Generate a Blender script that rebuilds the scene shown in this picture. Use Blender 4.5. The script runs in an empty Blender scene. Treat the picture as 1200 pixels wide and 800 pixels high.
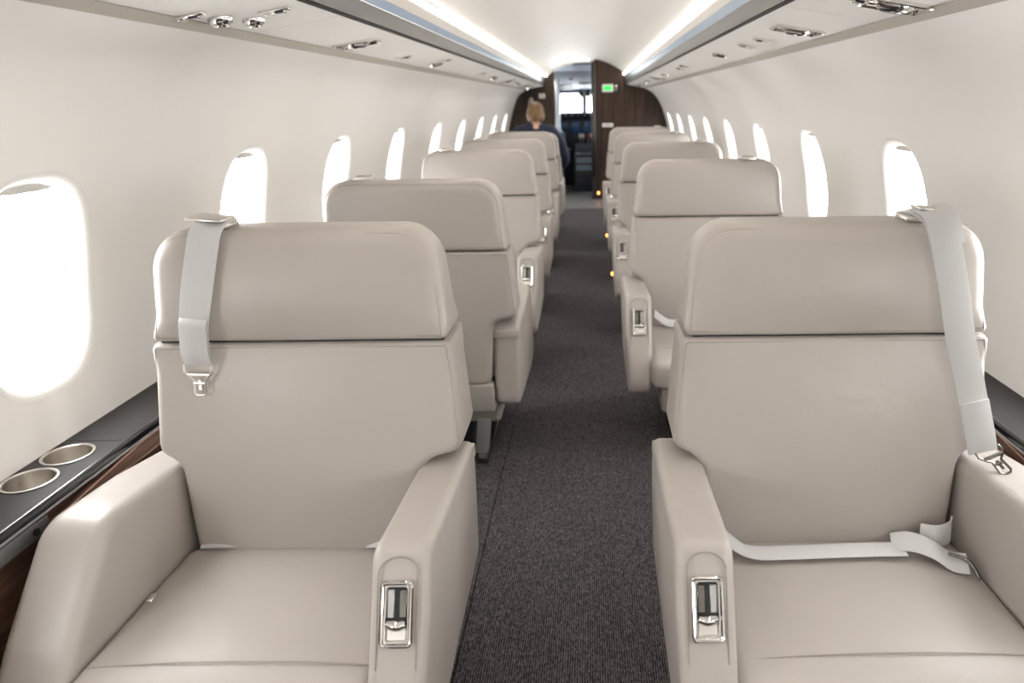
import bpy, bmesh, math, random
from mathutils import Vector, Matrix
random.seed(7)
R = math.radians
scene = bpy.context.scene
col = scene.collection

# ------------------------------------------------------------------ camera
cam_d = bpy.data.cameras.new('camera')
cam_d.sensor_width = 36.0
cam_d.lens = 24.0
cam_d.shift_x = (600 - 695) / 1200.0
cam_d.clip_start = 0.02
cam_d.dof.use_dof = True
cam_d.dof.focus_distance = 1.62
cam_d.dof.aperture_fstop = 3.0
cam = bpy.data.objects.new('camera', cam_d)
col.objects.link(cam)
cam.location = (0.065, 0.0, 1.45)
cam.rotation_euler = (Matrix.Rotation(R(90 - 19.34), 3, 'X') @ Matrix.Rotation(R(-0.6), 3, 'Z')).to_euler()
scene.camera = cam

# ------------------------------------------------------------------ daylight outside, exposure
SKY = 23.0
world = bpy.data.worlds.new('overcast_sky')
scene.world = world
world.use_nodes = True
wn = world.node_tree
bg = wn.nodes['Background']
bg.inputs[0].default_value = (1.0, 0.995, 0.99, 1)
bg.inputs[1].default_value = SKY
vs = scene.view_settings
vs.view_transform = 'Standard'
vs.look = 'None'
vs.gamma = 1.0
vs.use_curve_mapping = False
vs.exposure = 0.18
LED = 21.0

# ------------------------------------------------------------------ materials
def new_mat(name):
    m = bpy.data.materials.new(name)
    m.use_nodes = True
    nt = m.node_tree
    return m, nt, nt.nodes['Principled BSDF']

def mat(name, c, rough=0.5, metal=0.0, var=0.06, nscale=8.0, bump=0.0, bscale=300.0, coat=0.0, spec=0.5, emit=0.0, ecol=None):
    m, nt, b = new_mat(name)
    tc = nt.nodes.new('ShaderNodeTexCoord')
    nz = nt.nodes.new('ShaderNodeTexNoise')
    nz.inputs['Scale'].default_value = nscale
    nz.inputs['Detail'].default_value = 4
    nt.links.new(tc.outputs['Object'], nz.inputs['Vector'])
    ramp = nt.nodes.new('ShaderNodeMix'); ramp.data_type = 'RGBA'
    ramp.inputs[6].default_value = (c[0]*(1-var), c[1]*(1-var), c[2]*(1-var), 1)
    ramp.inputs[7].default_value = (min(1, c[0]*(1+var)), min(1, c[1]*(1+var)), min(1, c[2]*(1+var)), 1)
    nt.links.new(nz.outputs['Fac'], ramp.inputs[0])
    nt.links.new(ramp.outputs[2], b.inputs['Base Color'])
    b.inputs['Roughness'].default_value = rough
    b.inputs['Metallic'].default_value = metal
    b.inputs['Specular IOR Level'].default_value = spec
    if coat:
        b.inputs['Coat Weight'].default_value = coat
        b.inputs['Coat Roughness'].default_value = 0.08
    if bump:
        n2 = nt.nodes.new('ShaderNodeTexNoise')
        n2.inputs['Scale'].default_value = bscale
        n2.inputs['Detail'].default_value = 3
        nt.links.new(tc.outputs['Object'], n2.inputs['Vector'])
        bp = nt.nodes.new('ShaderNodeBump')
        bp.inputs['Strength'].default_value = bump
        bp.inputs['Distance'].default_value = 0.002
        nt.links.new(n2.outputs['Fac'], bp.inputs['Height'])
        nt.links.new(bp.outputs['Normal'], b.inputs['Normal'])
    if emit:
        b.inputs['Emission Color'].default_value = (*(ecol or c), 1)
        b.inputs['Emission Strength'].default_value = emit
    return m

M = {}
LEATHER = (0.392, 0.354, 0.324)
M['wall'] = mat('cream_wall_panel', (0.80, 0.768, 0.735), 0.5, var=0.02, nscale=3, bump=0.05, bscale=250)
M['ceiling'] = mat('cream_ceiling_panel', (0.76, 0.735, 0.70), 0.5, var=0.02, nscale=2)
M['psu'] = mat('pale_overhead_panel', (0.74, 0.71, 0.675), 0.45, var=0.02, nscale=5, bump=0.05, bscale=300)
M['trim'] = mat('beige_trim', (0.42, 0.385, 0.34), 0.45, var=0.03)
M['cream_fascia'] = mat('cream_fascia', (0.52, 0.48, 0.44), 0.45, var=0.03)
M['blue_fascia'] = mat('blue_grey_metal', (0.20, 0.27, 0.37), 0.30, metal=0.4, var=0.08, nscale=3, spec=0.4)
M['grey_fascia'] = mat('satin_grey_metal', (0.115, 0.108, 0.102), 0.42, metal=0.15, var=0.06, spec=0.35)
M['shade'] = mat('grey_window_shade', (0.52, 0.50, 0.475), 0.5, var=0.03)
M['black'] = mat('matte_black', (0.012, 0.012, 0.013), 0.5, var=0.2)
M['black_gloss'] = mat('gloss_black', (0.012, 0.012, 0.014), 0.12, var=0.1, coat=0.6)
M['leather'] = mat('taupe_leather', LEATHER, 0.38, var=0.035, nscale=5, bump=0.12, bscale=420, spec=0.4)
def add_wrinkles(m, scale, dist, strength):
    nt = m.node_tree
    b = nt.nodes['Principled BSDF']
    old = b.inputs['Normal'].links[0].from_socket
    tc = nt.nodes.new('ShaderNodeTexCoord')
    nz = nt.nodes.new('ShaderNodeTexNoise')
    nz.inputs['Scale'].default_value = scale
    nz.inputs['Detail'].default_value = 2
    nz.inputs['Distortion'].default_value = 0.6
    bp = nt.nodes.new('ShaderNodeBump')
    bp.inputs['Strength'].default_value = strength
    bp.inputs['Distance'].default_value = dist
    nt.links.new(tc.outputs['Object'], nz.inputs['Vector'])
    nt.links.new(nz.outputs['Fac'], bp.inputs['Height'])
    nt.links.new(old, bp.inputs['Normal'])
    nt.links.new(bp.outputs['Normal'], b.inputs['Normal'])
add_wrinkles(M['leather'], 7.0, 0.02, 0.16)
M['leather_dark'] = mat('taupe_leather_seam', (0.20, 0.175, 0.15), 0.6, var=0.1, nscale=60)
M['stitch'] = mat('pale_stitching', (0.30, 0.265, 0.23), 0.6, var=0.35, nscale=500)
M['shell'] = mat('taupe_shell', (0.31, 0.282, 0.255), 0.45, var=0.03, bump=0.08, bscale=400)
M['chrome'] = mat('chrome', (0.80, 0.785, 0.77), 0.07, metal=1.0, var=0.03)
M['steel'] = mat('brushed_steel', (0.70, 0.67, 0.63), 0.28, metal=1.0, var=0.1, nscale=30)
M['darkmetal'] = mat('dark_buckle_metal', (0.17, 0.16, 0.15), 0.25, metal=0.9, var=0.1)
M['alu'] = mat('grey_aluminium', (0.42, 0.42, 0.42), 0.4, metal=0.7, var=0.08)
M['glasslens'] = mat('dark_lens', (0.02, 0.02, 0.025), 0.1, var=0.1, coat=0.5)
M['ledge'] = mat('dark_grey_ledge', (0.034, 0.032, 0.032), 0.55, var=0.1, nscale=40, bump=0.1, bscale=500, spec=0.2)
M['white_plastic'] = mat('white_plastic', (0.75, 0.73, 0.70), 0.4, var=0.02)
M['skin'] = mat('skin', (0.62, 0.38, 0.28), 0.5, var=0.06, nscale=12)
M['hair'] = mat('blond_hair', (0.15, 0.085, 0.036), 0.5, var=0.5, nscale=45, bump=0.5, bscale=160)
M['navy'] = mat('navy_cloth', (0.012, 0.018, 0.042), 0.8, var=0.15, nscale=30, bump=0.2, bscale=400)
M['trousers'] = mat('charcoal_cloth', (0.03, 0.03, 0.035), 0.85, var=0.15, nscale=30)
M['shoe'] = mat('black_shoe_leather', (0.012, 0.011, 0.010), 0.35, var=0.15)
M['cockpit_grey'] = mat('cockpit_grey', (0.30, 0.34, 0.40), 0.8, var=0.06)
M['cockpit_dark'] = mat('cockpit_dark', (0.022, 0.026, 0.034), 0.45, var=0.2, nscale=25)
M['cockpit_blue'] = mat('cockpit_blue_grey', (0.16, 0.21, 0.27), 0.4, var=0.15, nscale=20)
M['door_frame'] = mat('pale_door_frame', (0.50, 0.56, 0.64), 0.22, metal=0.55, var=0.06)
M['vinyl'] = mat('grey_vinyl', (0.20, 0.20, 0.205), 0.28, var=0.08, nscale=20)
M['red'] = mat('red_plastic', (0.45, 0.03, 0.02), 0.4, var=0.1)
M['amber'] = mat('amber_lamp', (0.9, 0.30, 0.05), 0.3, var=0.02, emit=9.0, ecol=(1.0, 0.33, 0.07))
M['green'] = mat('green_exit_lamp', (0.02, 0.5, 0.10), 0.4, var=0.02, emit=0.75, ecol=(0.03, 0.85, 0.13))
M['exit_letters'] = mat('exit_letters', (0.04, 0.55, 0.15), 0.4, var=0.02, emit=0.25, ecol=(0.1, 0.9, 0.25))
M['screen'] = mat('blue_display', (0.01, 0.03, 0.07), 0.15, var=0.4, nscale=18, emit=0.10, ecol=(0.02, 0.10, 0.28))
M['led'] = mat('warm_led', (1, 0.94, 0.82), 0.5, var=0.0, emit=LED, ecol=(1.0, 0.935, 0.85))

def wood_mat(name, c1, c2, axis, scale):
    m, nt, b = new_mat(name)
    tc = nt.nodes.new('ShaderNodeTexCoord')
    mp = nt.nodes.new('ShaderNodeMapping')
    sc = [scale]*3
    sc[axis] = scale*0.05
    mp.inputs['Scale'].default_value = sc
    nz = nt.nodes.new('ShaderNodeTexNoise')
    nz.inputs['Scale'].default_value = 1.0
    nz.inputs['Detail'].default_value = 6
    nz.inputs['Roughness'].default_value = 0.65
    r = nt.nodes.new('ShaderNodeValToRGB')
    r.color_ramp.elements[0].position = 0.32
    r.color_ramp.elements[0].color = (*c1, 1)
    r.color_ramp.elements[1].position = 0.70
    r.color_ramp.elements[1].color = (*c2, 1)
    nt.links.new(tc.outputs['Object'], mp.inputs['Vector'])
    nt.links.new(mp.outputs['Vector'], nz.inputs['Vector'])
    nt.links.new(nz.outputs['Fac'], r.inputs['Fac'])
    nt.links.new(r.outputs['Color'], b.inputs['Base Color'])
    b.inputs['Roughness'].default_value = 0.42
    b.inputs['Specular IOR Level'].default_value = 0.3
    return m
M['bulkhead_wood'] = wood_mat('dark_wenge_veneer', (0.011, 0.006, 0.004), (0.062, 0.034, 0.021), 2, 26.0)
M['side_wood'] = wood_mat('brown_veneer', (0.045, 0.022, 0.014), (0.17, 0.095, 0.065), 1, 60.0)

M['leaf_wood'] = wood_mat('rose_veneer', (0.10, 0.055, 0.042), (0.28, 0.175, 0.135), 1, 60.0)
M['darkalu'] = mat('dark_aluminium', (0.20, 0.20, 0.20), 0.4, metal=0.6, var=0.08)
def carpet_mat():
    m, nt, b = new_mat('dark_ribbed_carpet')
    tc = nt.nodes.new('ShaderNodeTexCoord')
    mp = nt.nodes.new('ShaderNodeMapping')
    mp.inputs['Scale'].default_value = (300, 110, 1)
    vo = nt.nodes.new('ShaderNodeTexVoronoi')
    vo.inputs['Scale'].default_value = 1.0
    nz = nt.nodes.new('ShaderNodeTexNoise')
    nz.inputs['Scale'].default_value = 0.6
    nz.inputs['Detail'].default_value = 3
    wv = nt.nodes.new('ShaderNodeTexWave')
    wv.wave_type = 'BANDS'; wv.bands_direction = 'X'
    wv.inputs['Scale'].default_value = 46
    wv.inputs['Distortion'].default_value = 1.0
    wv.inputs['Detail'].default_value = 2
    mx = nt.nodes.new('ShaderNodeMath'); mx.operation = 'MULTIPLY'
    ad = nt.nodes.new('ShaderNodeMath'); ad.operation = 'MULTIPLY_ADD'
    ad.inputs[1].default_value = 0.35
    r = nt.nodes.new('ShaderNodeValToRGB')
    r.color_ramp.elements[0].position = 0.18
    r.color_ramp.elements[0].color = (0.012, 0.011, 0.012, 1)
    r.color_ramp.elements[1].position = 0.88
    r.color_ramp.elements[1].color = (0.170, 0.155, 0.158, 1)
    nt.links.new(tc.outputs['Object'], mp.inputs['Vector'])
    nt.links.new(mp.outputs['Vector'], vo.inputs['Vector'])
    nt.links.new(mp.outputs['Vector'], nz.inputs['Vector'])
    nt.links.new(tc.outputs['Object'], wv.inputs['Vector'])
    nt.links.new(vo.outputs['Color'], mx.inputs[0])
    nt.links.new(nz.outputs['Fac'], mx.inputs[1])
    nt.links.new(wv.outputs['Fac'], ad.inputs[0])
    nt.links.new(mx.outputs[0], ad.inputs[2])
    nt.links.new(ad.outputs[0], r.inputs['Fac'])
    nt.links.new(r.outputs['Color'], b.inputs['Base Color'])
    b.inputs['Roughness'].default_value = 0.95
    b.inputs['Specular IOR Level'].default_value = 0.1
    bp = nt.nodes.new('ShaderNodeBump')
    bp.inputs['Strength'].default_value = 0.6
    bp.inputs['Distance'].default_value = 0.003
    nt.links.new(ad.outputs[0], bp.inputs['Height'])
    nt.links.new(bp.outputs['Normal'], b.inputs['Normal'])
    return m
M['carpet'] = carpet_mat()

def web_mat():
    m, nt, b = new_mat('silver_grey_webbing')
    tc = nt.nodes.new('ShaderNodeTexCoord')
    wv = nt.nodes.new('ShaderNodeTexWave')
    wv.bands_direction = 'X'
    wv.inputs['Scale'].default_value = 60
    wv.inputs['Distortion'].default_value = 0.4
    mx = nt.nodes.new('ShaderNodeMix'); mx.data_type = 'RGBA'
    mx.inputs[6].default_value = (0.50, 0.495, 0.49, 1)
    mx.inputs[7].default_value = (0.55, 0.545, 0.54, 1)
    nt.links.new(tc.outputs['Object'], wv.inputs['Vector'])
    nt.links.new(wv.outputs['Fac'], mx.inputs[0])
    nt.links.new(mx.outputs[2], b.inputs['Base Color'])
    b.inputs['Roughness'].default_value = 0.5
    b.inputs['Sheen Weight'].default_value = 0.3
    return m
M['web'] = web_mat()

def glass_mat():
    m = bpy.data.materials.new('clear_window_pane')
    m.use_nodes = True
    nt = m.node_tree
    nt.nodes.clear()
    out = nt.nodes.new('ShaderNodeOutputMaterial')
    tr = nt.nodes.new('ShaderNodeBsdfTransparent')
    tr.inputs[0].default_value = (0.97, 0.98, 0.98, 1)
    gl = nt.nodes.new('ShaderNodeBsdfGlossy')
    gl.inputs['Roughness'].default_value = 0.05
    mx = nt.nodes.new('ShaderNodeMixShader')
    nz = nt.nodes.new('ShaderNodeTexNoise')
    nz.inputs['Scale'].default_value = 3
    mr = nt.nodes.new('ShaderNodeMapRange')
    mr.inputs['To Min'].default_value = 0.03
    mr.inputs['To Max'].default_value = 0.05
    nt.links.new(nz.outputs['Fac'], mr.inputs['Value'])
    nt.links.new(mr.outputs[0], mx.inputs[0])
    nt.links.new(tr.outputs[0], mx.inputs[1])
    nt.links.new(gl.outputs[0], mx.inputs[2])
    nt.links.new(mx.outputs[0], out.inputs[0])
    return m
M['glass'] = glass_mat()

# ------------------------------------------------------------------ helpers
class MB:
    def __init__(self):
        self.v = []; self.f = []
    def add(self, vs, fs):
        o = len(self.v)
        self.v += [tuple(p) for p in vs]
        self.f += [tuple(i + o for i in q) for q in fs]
        return self
    def loft(self, rings, closed=True, cap=True):
        n = len(rings[0]); vs = []; fs = []
        for r in rings: vs += r
        for i in range(len(rings)-1):
            for j in range(n if closed else n-1):
                k = (j+1) % n
                fs.append((i*n+j, i*n+k, (i+1)*n+k, (i+1)*n+j))
        if cap and closed:
            fs.append(tuple(range(n)))
            fs.append(tuple((len(rings)-1)*n + j for j in range(n)))
        return self.add(vs, fs)
    def tube(self, path, r, n=8, cap=True):
        path = [Vector(p) for p in path]
        rr = r if isinstance(r, (list, tuple)) else [r]*len(path)
        rings = []
        prev = None
        for i, p in enumerate(path):
            t = (path[min(i+1, len(path)-1)] - path[max(i-1, 0)])
            if t.length < 1e-9: t = Vector((0, 0, 1))
            t.normalize()
            if prev is None:
                u = t.orthogonal().normalized()
            else:
                u = (prev - t*prev.dot(t))
                u = u.normalized() if u.length > 1e-6 else t.orthogonal().normalized()
            prev = u
            w = t.cross(u)
            rings.append([p + (u*math.cos(a) + w*math.sin(a))*rr[i] for a in [2*math.pi*k/n for k in range(n)]])
        return self.loft(rings, True, cap)
    def rbox(self, x0, x1, y0, y1, z0, z1, r=0.0, seg=2, fn=None):
        bm = bmesh.new()
        bmesh.ops.create_cube(bm, size=1.0)
        for v in bm.verts:
            v.co = Vector((x0 + (v.co.x+.5)*(x1-x0), y0 + (v.co.y+.5)*(y1-y0), z0 + (v.co.z+.5)*(z1-z0)))
        if r > 0:
            bmesh.ops.bevel(bm, geom=bm.edges[:], offset=r, segments=seg, profile=0.5, affect='EDGES')
        bm.verts.index_update()
        vs = [fn(v.co) if fn else v.co.copy() for v in bm.verts]
        fs = [tuple(v.index for v in f.verts) for f in bm.faces]
        bm.free()
        return self.add(vs, fs)
    def lathe(self, prof, n=24, fn=None):
        rings = []
        for (r, z) in prof:
            ring = [Vector((r*math.cos(2*math.pi*k/n), r*math.sin(2*math.pi*k/n), z)) for k in range(n)]
            rings.append([fn(p) for p in ring] if fn else ring)
        o = len(self.f)
        self.loft(rings, True, False)
        m0 = len(self.v) - n*len(rings)
        if prof[0][0] < .004: self.f.append(tuple(m0+j for j in range(n)))
        if prof[-1][0] < .004: self.f.append(tuple(m0+n*(len(rings)-1)+j for j in range(n)))
        return self
    def build(self, name, m, parent=None, smooth=True, angle=40):
        me = bpy.data.meshes.new(name)
        me.from_pydata(self.v, [], self.f)
        bm = bmesh.new(); bm.from_mesh(me)
        bmesh.ops.remove_doubles(bm, verts=bm.verts[:], dist=1e-6)
        bmesh.ops.recalc_face_normals(bm, faces=bm.faces[:])
        if smooth:
            for f in bm.faces: f.smooth = True
            for e in bm.edges:
                if len(e.link_faces) == 2 and e.calc_face_angle(0) > R(angle): e.smooth = False
        bm.to_mesh(me); bm.free()
        me.materials.append(M[m] if isinstance(m, str) else m)
        o = bpy.data.objects.new(name, me)
        col.objects.link(o)
        if parent is not None: o.parent = parent
        return o

def empty(name, loc=(0, 0, 0), rz=0.0, parent=None):
    o = bpy.data.objects.new(name, None)
    o.empty_display_size = 0.1
    col.objects.link(o)
    o.location = loc
    o.rotation_euler = (0, 0, rz)
    if parent is not None: o.parent = parent
    return o
def tag(o, label, cat, group=None):
    o['label'] = label; o['category'] = cat
    if group: o['group'] = group
    return o
def struct(o, label=None):
    o['kind'] = 'structure'
    if label: o['label'] = label
    return o

def rpoly(pts, n=6):
    """closed polygon with rounded corners: (x, y, r)"""
    out = []
    N = len(pts)
    for i in range(N):
        p = Vector(pts[i][:2]); r = pts[i][2]
        a = Vector(pts[i-1][:2]); b = Vector(pts[(i+1) % N][:2])
        u = (a-p).normalized(); w = (b-p).normalized()
        if r <= 1e-5: out.append(p); continue
        ang = u.angle(w)
        d = min(r/math.tan(ang/2), (a-p).length*0.49, (b-p).length*0.49)
        r2 = d*math.tan(ang/2)
        c = p + (u+w).normalized()*(r2/math.sin(ang/2))
        s = p+u*d - c; e = p+w*d - c
        tot = s.angle(e)
        sgn = 1 if s.x*e.y - s.y*e.x > 0 else -1
        for k in range(n+1):
            t = sgn*tot*k/n
            out.append(c + Vector((s.x*math.cos(t)-s.y*math.sin(t), s.x*math.sin(t)+s.y*math.cos(t))))
    return out
def resample(pts, n):
    P = pts + [pts[0]]
    L = [0]
    for i in range(len(pts)): L.append(L[-1] + (P[i+1]-P[i]).length)
    out = []; j = 0
    for k in range(n):
        d = L[-1]*k/n
        while L[j+1] < d: j += 1
        t = (d-L[j])/max(1e-9, L[j+1]-L[j])
        out.append(P[j].lerp(P[j+1], t))
    return out
def onormals(pts):
    n = len(pts)
    A = sum(pts[i].x*pts[(i+1) % n].y - pts[(i+1) % n].x*pts[i].y for i in range(n))
    s = 1 if A > 0 else -1
    out = []
    for i in range(n):
        t = pts[(i+1) % n] - pts[i-1]
        out.append(Vector((t.y, -t.x)).normalized()*s)
    return out
def pad(mb, outline, w0, w1, fn, r0=0.02, r1=0.02, bulge0=0.0, bulge1=0.0, n=96, seg=5, rings=9, sides=2, center=None, pw=2.0):
    """a padded slab: closed outline (u, v), from depth w0 to w1, with rounded rims and bulged faces; fn maps (u, v, w) to space.
    r0, r1: rim radius, a number or a function of the outline point"""
    P = resample(outline, n); Nn = onormals(P)
    c = Vector(center) if center else sum(P, Vector((0, 0)))/n
    R0 = [r0(p) if callable(r0) else r0 for p in P]
    R1 = [r1(p) if callable(r1) else r1 for p in P]
    us = [p.x for p in P]; vv = [p.y for p in P]
    uc, uh = (max(us)+min(us))/2, (max(us)-min(us))/2
    vc, vh = (max(vv)+min(vv))/2, (max(vv)-min(vv))/2
    def bul(p):
        return max(0.0, 1-abs((p.x-uc)/uh)**pw)*max(0.0, 1-abs((p.y-vc)/vh)**pw)
    L = []
    def cap(base, w, bulge, outw):
        return [[(c.lerp(p, k/rings), w + outw*bulge*bul(c.lerp(p, k/rings))) for p in base] for k in range(1, rings+1)]
    in0 = [p - q*r for p, q, r in zip(P, Nn, R0)]
    in1 = [p - q*r for p, q, r in zip(P, Nn, R1)]
    L += cap(in0, w0, bulge0, -1)
    for k in range(1, seg+1):
        a = math.pi/2*k/seg
        L.append([(p - q*r*(1-math.sin(a)), w0 + r*(1-math.cos(a)) - bulge0*bul(p - q*r*(1-math.sin(a)))) for p, q, r in zip(P, Nn, R0)])
    for k in range(1, sides):
        L.append([(p, w0+ra + (w1-rb-w0-ra)*k/sides) for p, ra, rb in zip(P, R0, R1)])
    for k in range(0, seg):
        a = math.pi/2*k/seg
        L.append([(p - q*r*(1-math.cos(a)), w1 - r*(1-math.sin(a)) + bulge1*bul(p - q*r*(1-math.cos(a)))) for p, q, r in zip(P, Nn, R1)])
    L += cap(in1, w1, bulge1, 1)[::-1]
    rr = [[fn(p.x, p.y, w) for (p, w) in ring] for ring in L]
    mb.loft(rr, True, True)
    return mb
def ribbon(mb, path, width, thick, closed=False):
    """path: list of (center, width_dir); a flat strap with thickness"""
    n = len(path); rings = []
    for i in range(n):
        p = Vector(path[i][0]); w = Vector(path[i][1]).normalized()
        t = (Vector(path[min(i+1, n-1)][0]) - Vector(path[max(i-1, 0)][0])).normalized()
        nn = t.cross(w).normalized()
        hw = (path[i][2] if len(path[i]) > 2 else width)/2; ht = thick/2
        rings.append([p+w*hw*a+nn*ht*b for a, b in ((-1, -.5), (-.94, -1), (.94, -1), (1, -.5), (1, .5), (.94, 1), (-.94, 1), (-1, .5))])
    return mb.loft(rings, True, True)
def smooth_path(pts, n=6):
    P = [Vector(p) for p in pts]; out = []
    for i in range(len(P)-1):
        a = P[max(i-1, 0)]; b = P[i]; c = P[i+1]; d = P[min(i+2, len(P)-1)]
        for k in range(n):
            t = k/n
            out.append(0.5*((2*b) + (c-a)*t + (2*a-5*b+4*c-d)*t*t + (3*b-a-3*c+d)*t**3))
    out.append(P[-1])
    return out

# ------------------------------------------------------------------ cabin shell
Y0, YL, YR = -3.2, 11.4, 10.9      # aft wall, left and right bulkhead
PROF = [(1.13, 0.0), (1.20, 0.25), (1.245, 0.50), (1.263, 0.70), (1.260, 0.88), (1.236, 1.06), (1.170, 1.29), (1.100, 1.46), (1.018, 1.575), (0.906, 1.634)]
PP = smooth_path([(x, z, 0) for x, z in PROF], 12)
PL = [0.0]
for i in range(len(PP)-1): PL.append(PL[-1] + (PP[i+1]-PP[i]).length)
def prof(s):
    s = max(0.0, min(PL[-1], s))
    lo, hi = 0, len(PL)-2
    while lo < hi:
        m_ = (lo+hi+1)//2
        if PL[m_] <= s: lo = m_
        else: hi = m_-1
    t = (s-PL[lo])/max(1e-9, PL[lo+1]-PL[lo])
    p = PP[lo].lerp(PP[lo+1], t)
    tn = (PP[lo+1]-PP[lo]).normalized()
    return p.x, p.y, tn.y, -tn.x
def s_of_z(z):
    for i in range(len(PP)-1):
        if PP[i].y <= z <= PP[i+1].y:
            return PL[i] + (PL[i+1]-PL[i])*(z-PP[i].y)/(PP[i+1].y-PP[i].y)
OX = -0.03
def shift(z):
    t = max(0.0, min(1.0, (z-1.35)/0.28)); return OX*t*t*(3-2*t)
def wallpt(side, y, s, depth=0.0):
    x, z, nx, nz = prof(s)
    return Vector((side*(x + nx*depth) + shift(z), y, z + nz*depth))
S_LEDGE = s_of_z(0.60); S_TOP = PL[-1]; S_WIN = s_of_z(1.055)
HW, HH = 0.158, 0.236
NW = 72
def sup(th, hw, hh, e=2.8):
    c, s = math.cos(th), math.sin(th)
    return hw*math.copysign(abs(c)**(2/e), c), hh*math.copysign(abs(s)**(2/e), s)
WIN_L = [-2.70, -1.65, -0.60, 0.50, 1.557, 2.58, 3.56, 4.66, 5.86, 7.02, 8.22, 9.42, 10.62]
WIN_R = [-2.70, -1.65, -0.60, 0.48, 1.52, 2.57, 3.66, 4.79, 5.89, 7.0, 8.09, 9.21, 10.33]
RIM = 0.036
win_no = 0
def build_wall(side, wins, y1, name):
    global win_no
    mb = MB()
    bounds = [Y0] + [(wins[i]+wins[i+1])/2 for i in range(len(wins)-1)] + [y1]
    # lower wall behind the ledge
    ns = 8
    mb.loft([[wallpt(side, yy, S_LEDGE*k/ns) for yy in bounds] for k in range(ns+1)], closed=False, cap=False)
    for i, yc in enumerate(wins):
        ya, yb = bounds[i]-yc, bounds[i+1]-yc
        sa, sb = S_LEDGE-S_WIN, S_TOP-S_WIN
        inner = []; outer = []
        for k in range(NW):
            th = 2*math.pi*k/NW
            inner.append(sup(th, HW+RIM, HH+RIM))
            c, s = math.cos(th), math.sin(th)
            mx = max(abs(c), abs(s)); u, v = c/mx, s/mx
            outer.append((u*(yb if u > 0 else -ya), v*(sb if v > 0 else -sa)))
        rings = []
        NR = 12
        for r in range(NR+1):
            t = (r/NR)**1.25
            rings.append([wallpt(side, yc + a[0]*(1-t)+b[0]*t, S_WIN + a[1]*(1-t)+b[1]*t) for a, b in zip(inner, outer)])
        mb.loft(rings, True, False)
        # window: funnel rim, panes and shade rail
        win_no += 1
        wb = MB()
        steps = []
        for k in range(7):
            a = math.pi/2*k/6
            steps.append((RIM*(1-math.sin(a)), RIM*(1-math.cos(a))))
        steps += [(-0.002, 0.036), (-0.004, 0.046), (-0.006, 0.070), (-0.006, 0.10)]
        wr = [[wallpt(side, yc+p[0], S_WIN+p[1], d) for p in [sup(2*math.pi*k/NW, HW+o, HH+o) for k in range(NW)]] for o, d in steps]
        wb.loft(wr, True, False)
        w = struct(wb.build('window_%d' % win_no, 'white_plastic'), 'oval cabin window with soft white rim')
        for (o, d, nm) in ((-0.0045, 0.050, 'inner_pane'), (-0.006, 0.095, 'outer_pane')):
            pb = MB()
            q = [sup(2*math.pi*k/NW, HW+o-.001, HH+o-.001) for k in range(NW)]
            pb.loft([[wallpt(side, yc+a*t, S_WIN+b*t, d) for a, b in q] for t in (0.02, 0.5, 1.0)], True, False)
            pb.build(nm, 'glass', w)
        # pulled-up shade edge at the top of the opening, and the pane gasket
        q = [sup(2*math.pi*k/240, HW-.003, HH-.003) for k in range(240)]
        arc = [a for a in q if a[1] > HH-0.019]
        arc.sort(key=lambda a: -a[0])
        lp = arc + [(arc[-1][0]*.5, HH-.0215), (arc[0][0]*.5, HH-.0215)]
        rb = MB(); rb.loft([[wallpt(side, yc+a, S_WIN+b, d) for a, b in lp] for d in (0.026, 0.034)], True, True)
        rb.build('shade', 'shade', w)
        gb = MB(); gb.tube([wallpt(side, yc+a, S_WIN+b, .047) for a, b in [sup(2*math.pi*k/NW, HW-.006, HH-.006) for k in range(NW+1)]], .0022, 6, False)
        gb.build('gasket', 'white_plastic', w)
        # portal so that the sky is sampled through the window
        ld = bpy.data.lights.new('window_portal', 'AREA')
        ld.shape = 'RECTANGLE'; ld.size = 2*HW; ld.size_y = 2*HH
        ld.cycles.is_portal = True
        lo = bpy.data.objects.new('window_portal', ld)
        col.objects.link(lo)
        c0 = wallpt(side, yc, S_WIN, 0.105)
        lo.location = c0
        nrm = (wallpt(side, yc, S_WIN, 0) - c0).normalized()
        lo.rotation_euler = nrm.to_track_quat('-Z', 'Y').to_euler()
    o = mb.build(name, 'wall')
    return struct(o, 'curved cream cabin side wall with oval windows')
build_wall(-1, WIN_L, YL, 'wall_left')
build_wall(1, WIN_R, YL, 'wall_right')

# floor: dark base and three carpet runs with joints between them
fb = MB(); fb.rbox(-1.16, 1.16, Y0, YL, -0.06, -0.012)
fl = struct(fb.build('floor', 'black'), 'cabin floor under the carpet')
for x0, x1 in ((-1.15, -0.322), (-0.318, 1.15)):
    cb = MB(); cb.rbox(x0, x1, Y0, 9.95, -0.012, 0.0, 0.002, 1)
    cb.build('carpet_run', 'carpet', fl)
cb = MB(); cb.rbox(-1.15, 1.15, 9.955, YL, -0.012, 0.002, 0.002, 1)
cb.build('threshold', 'vinyl', fl)

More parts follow.
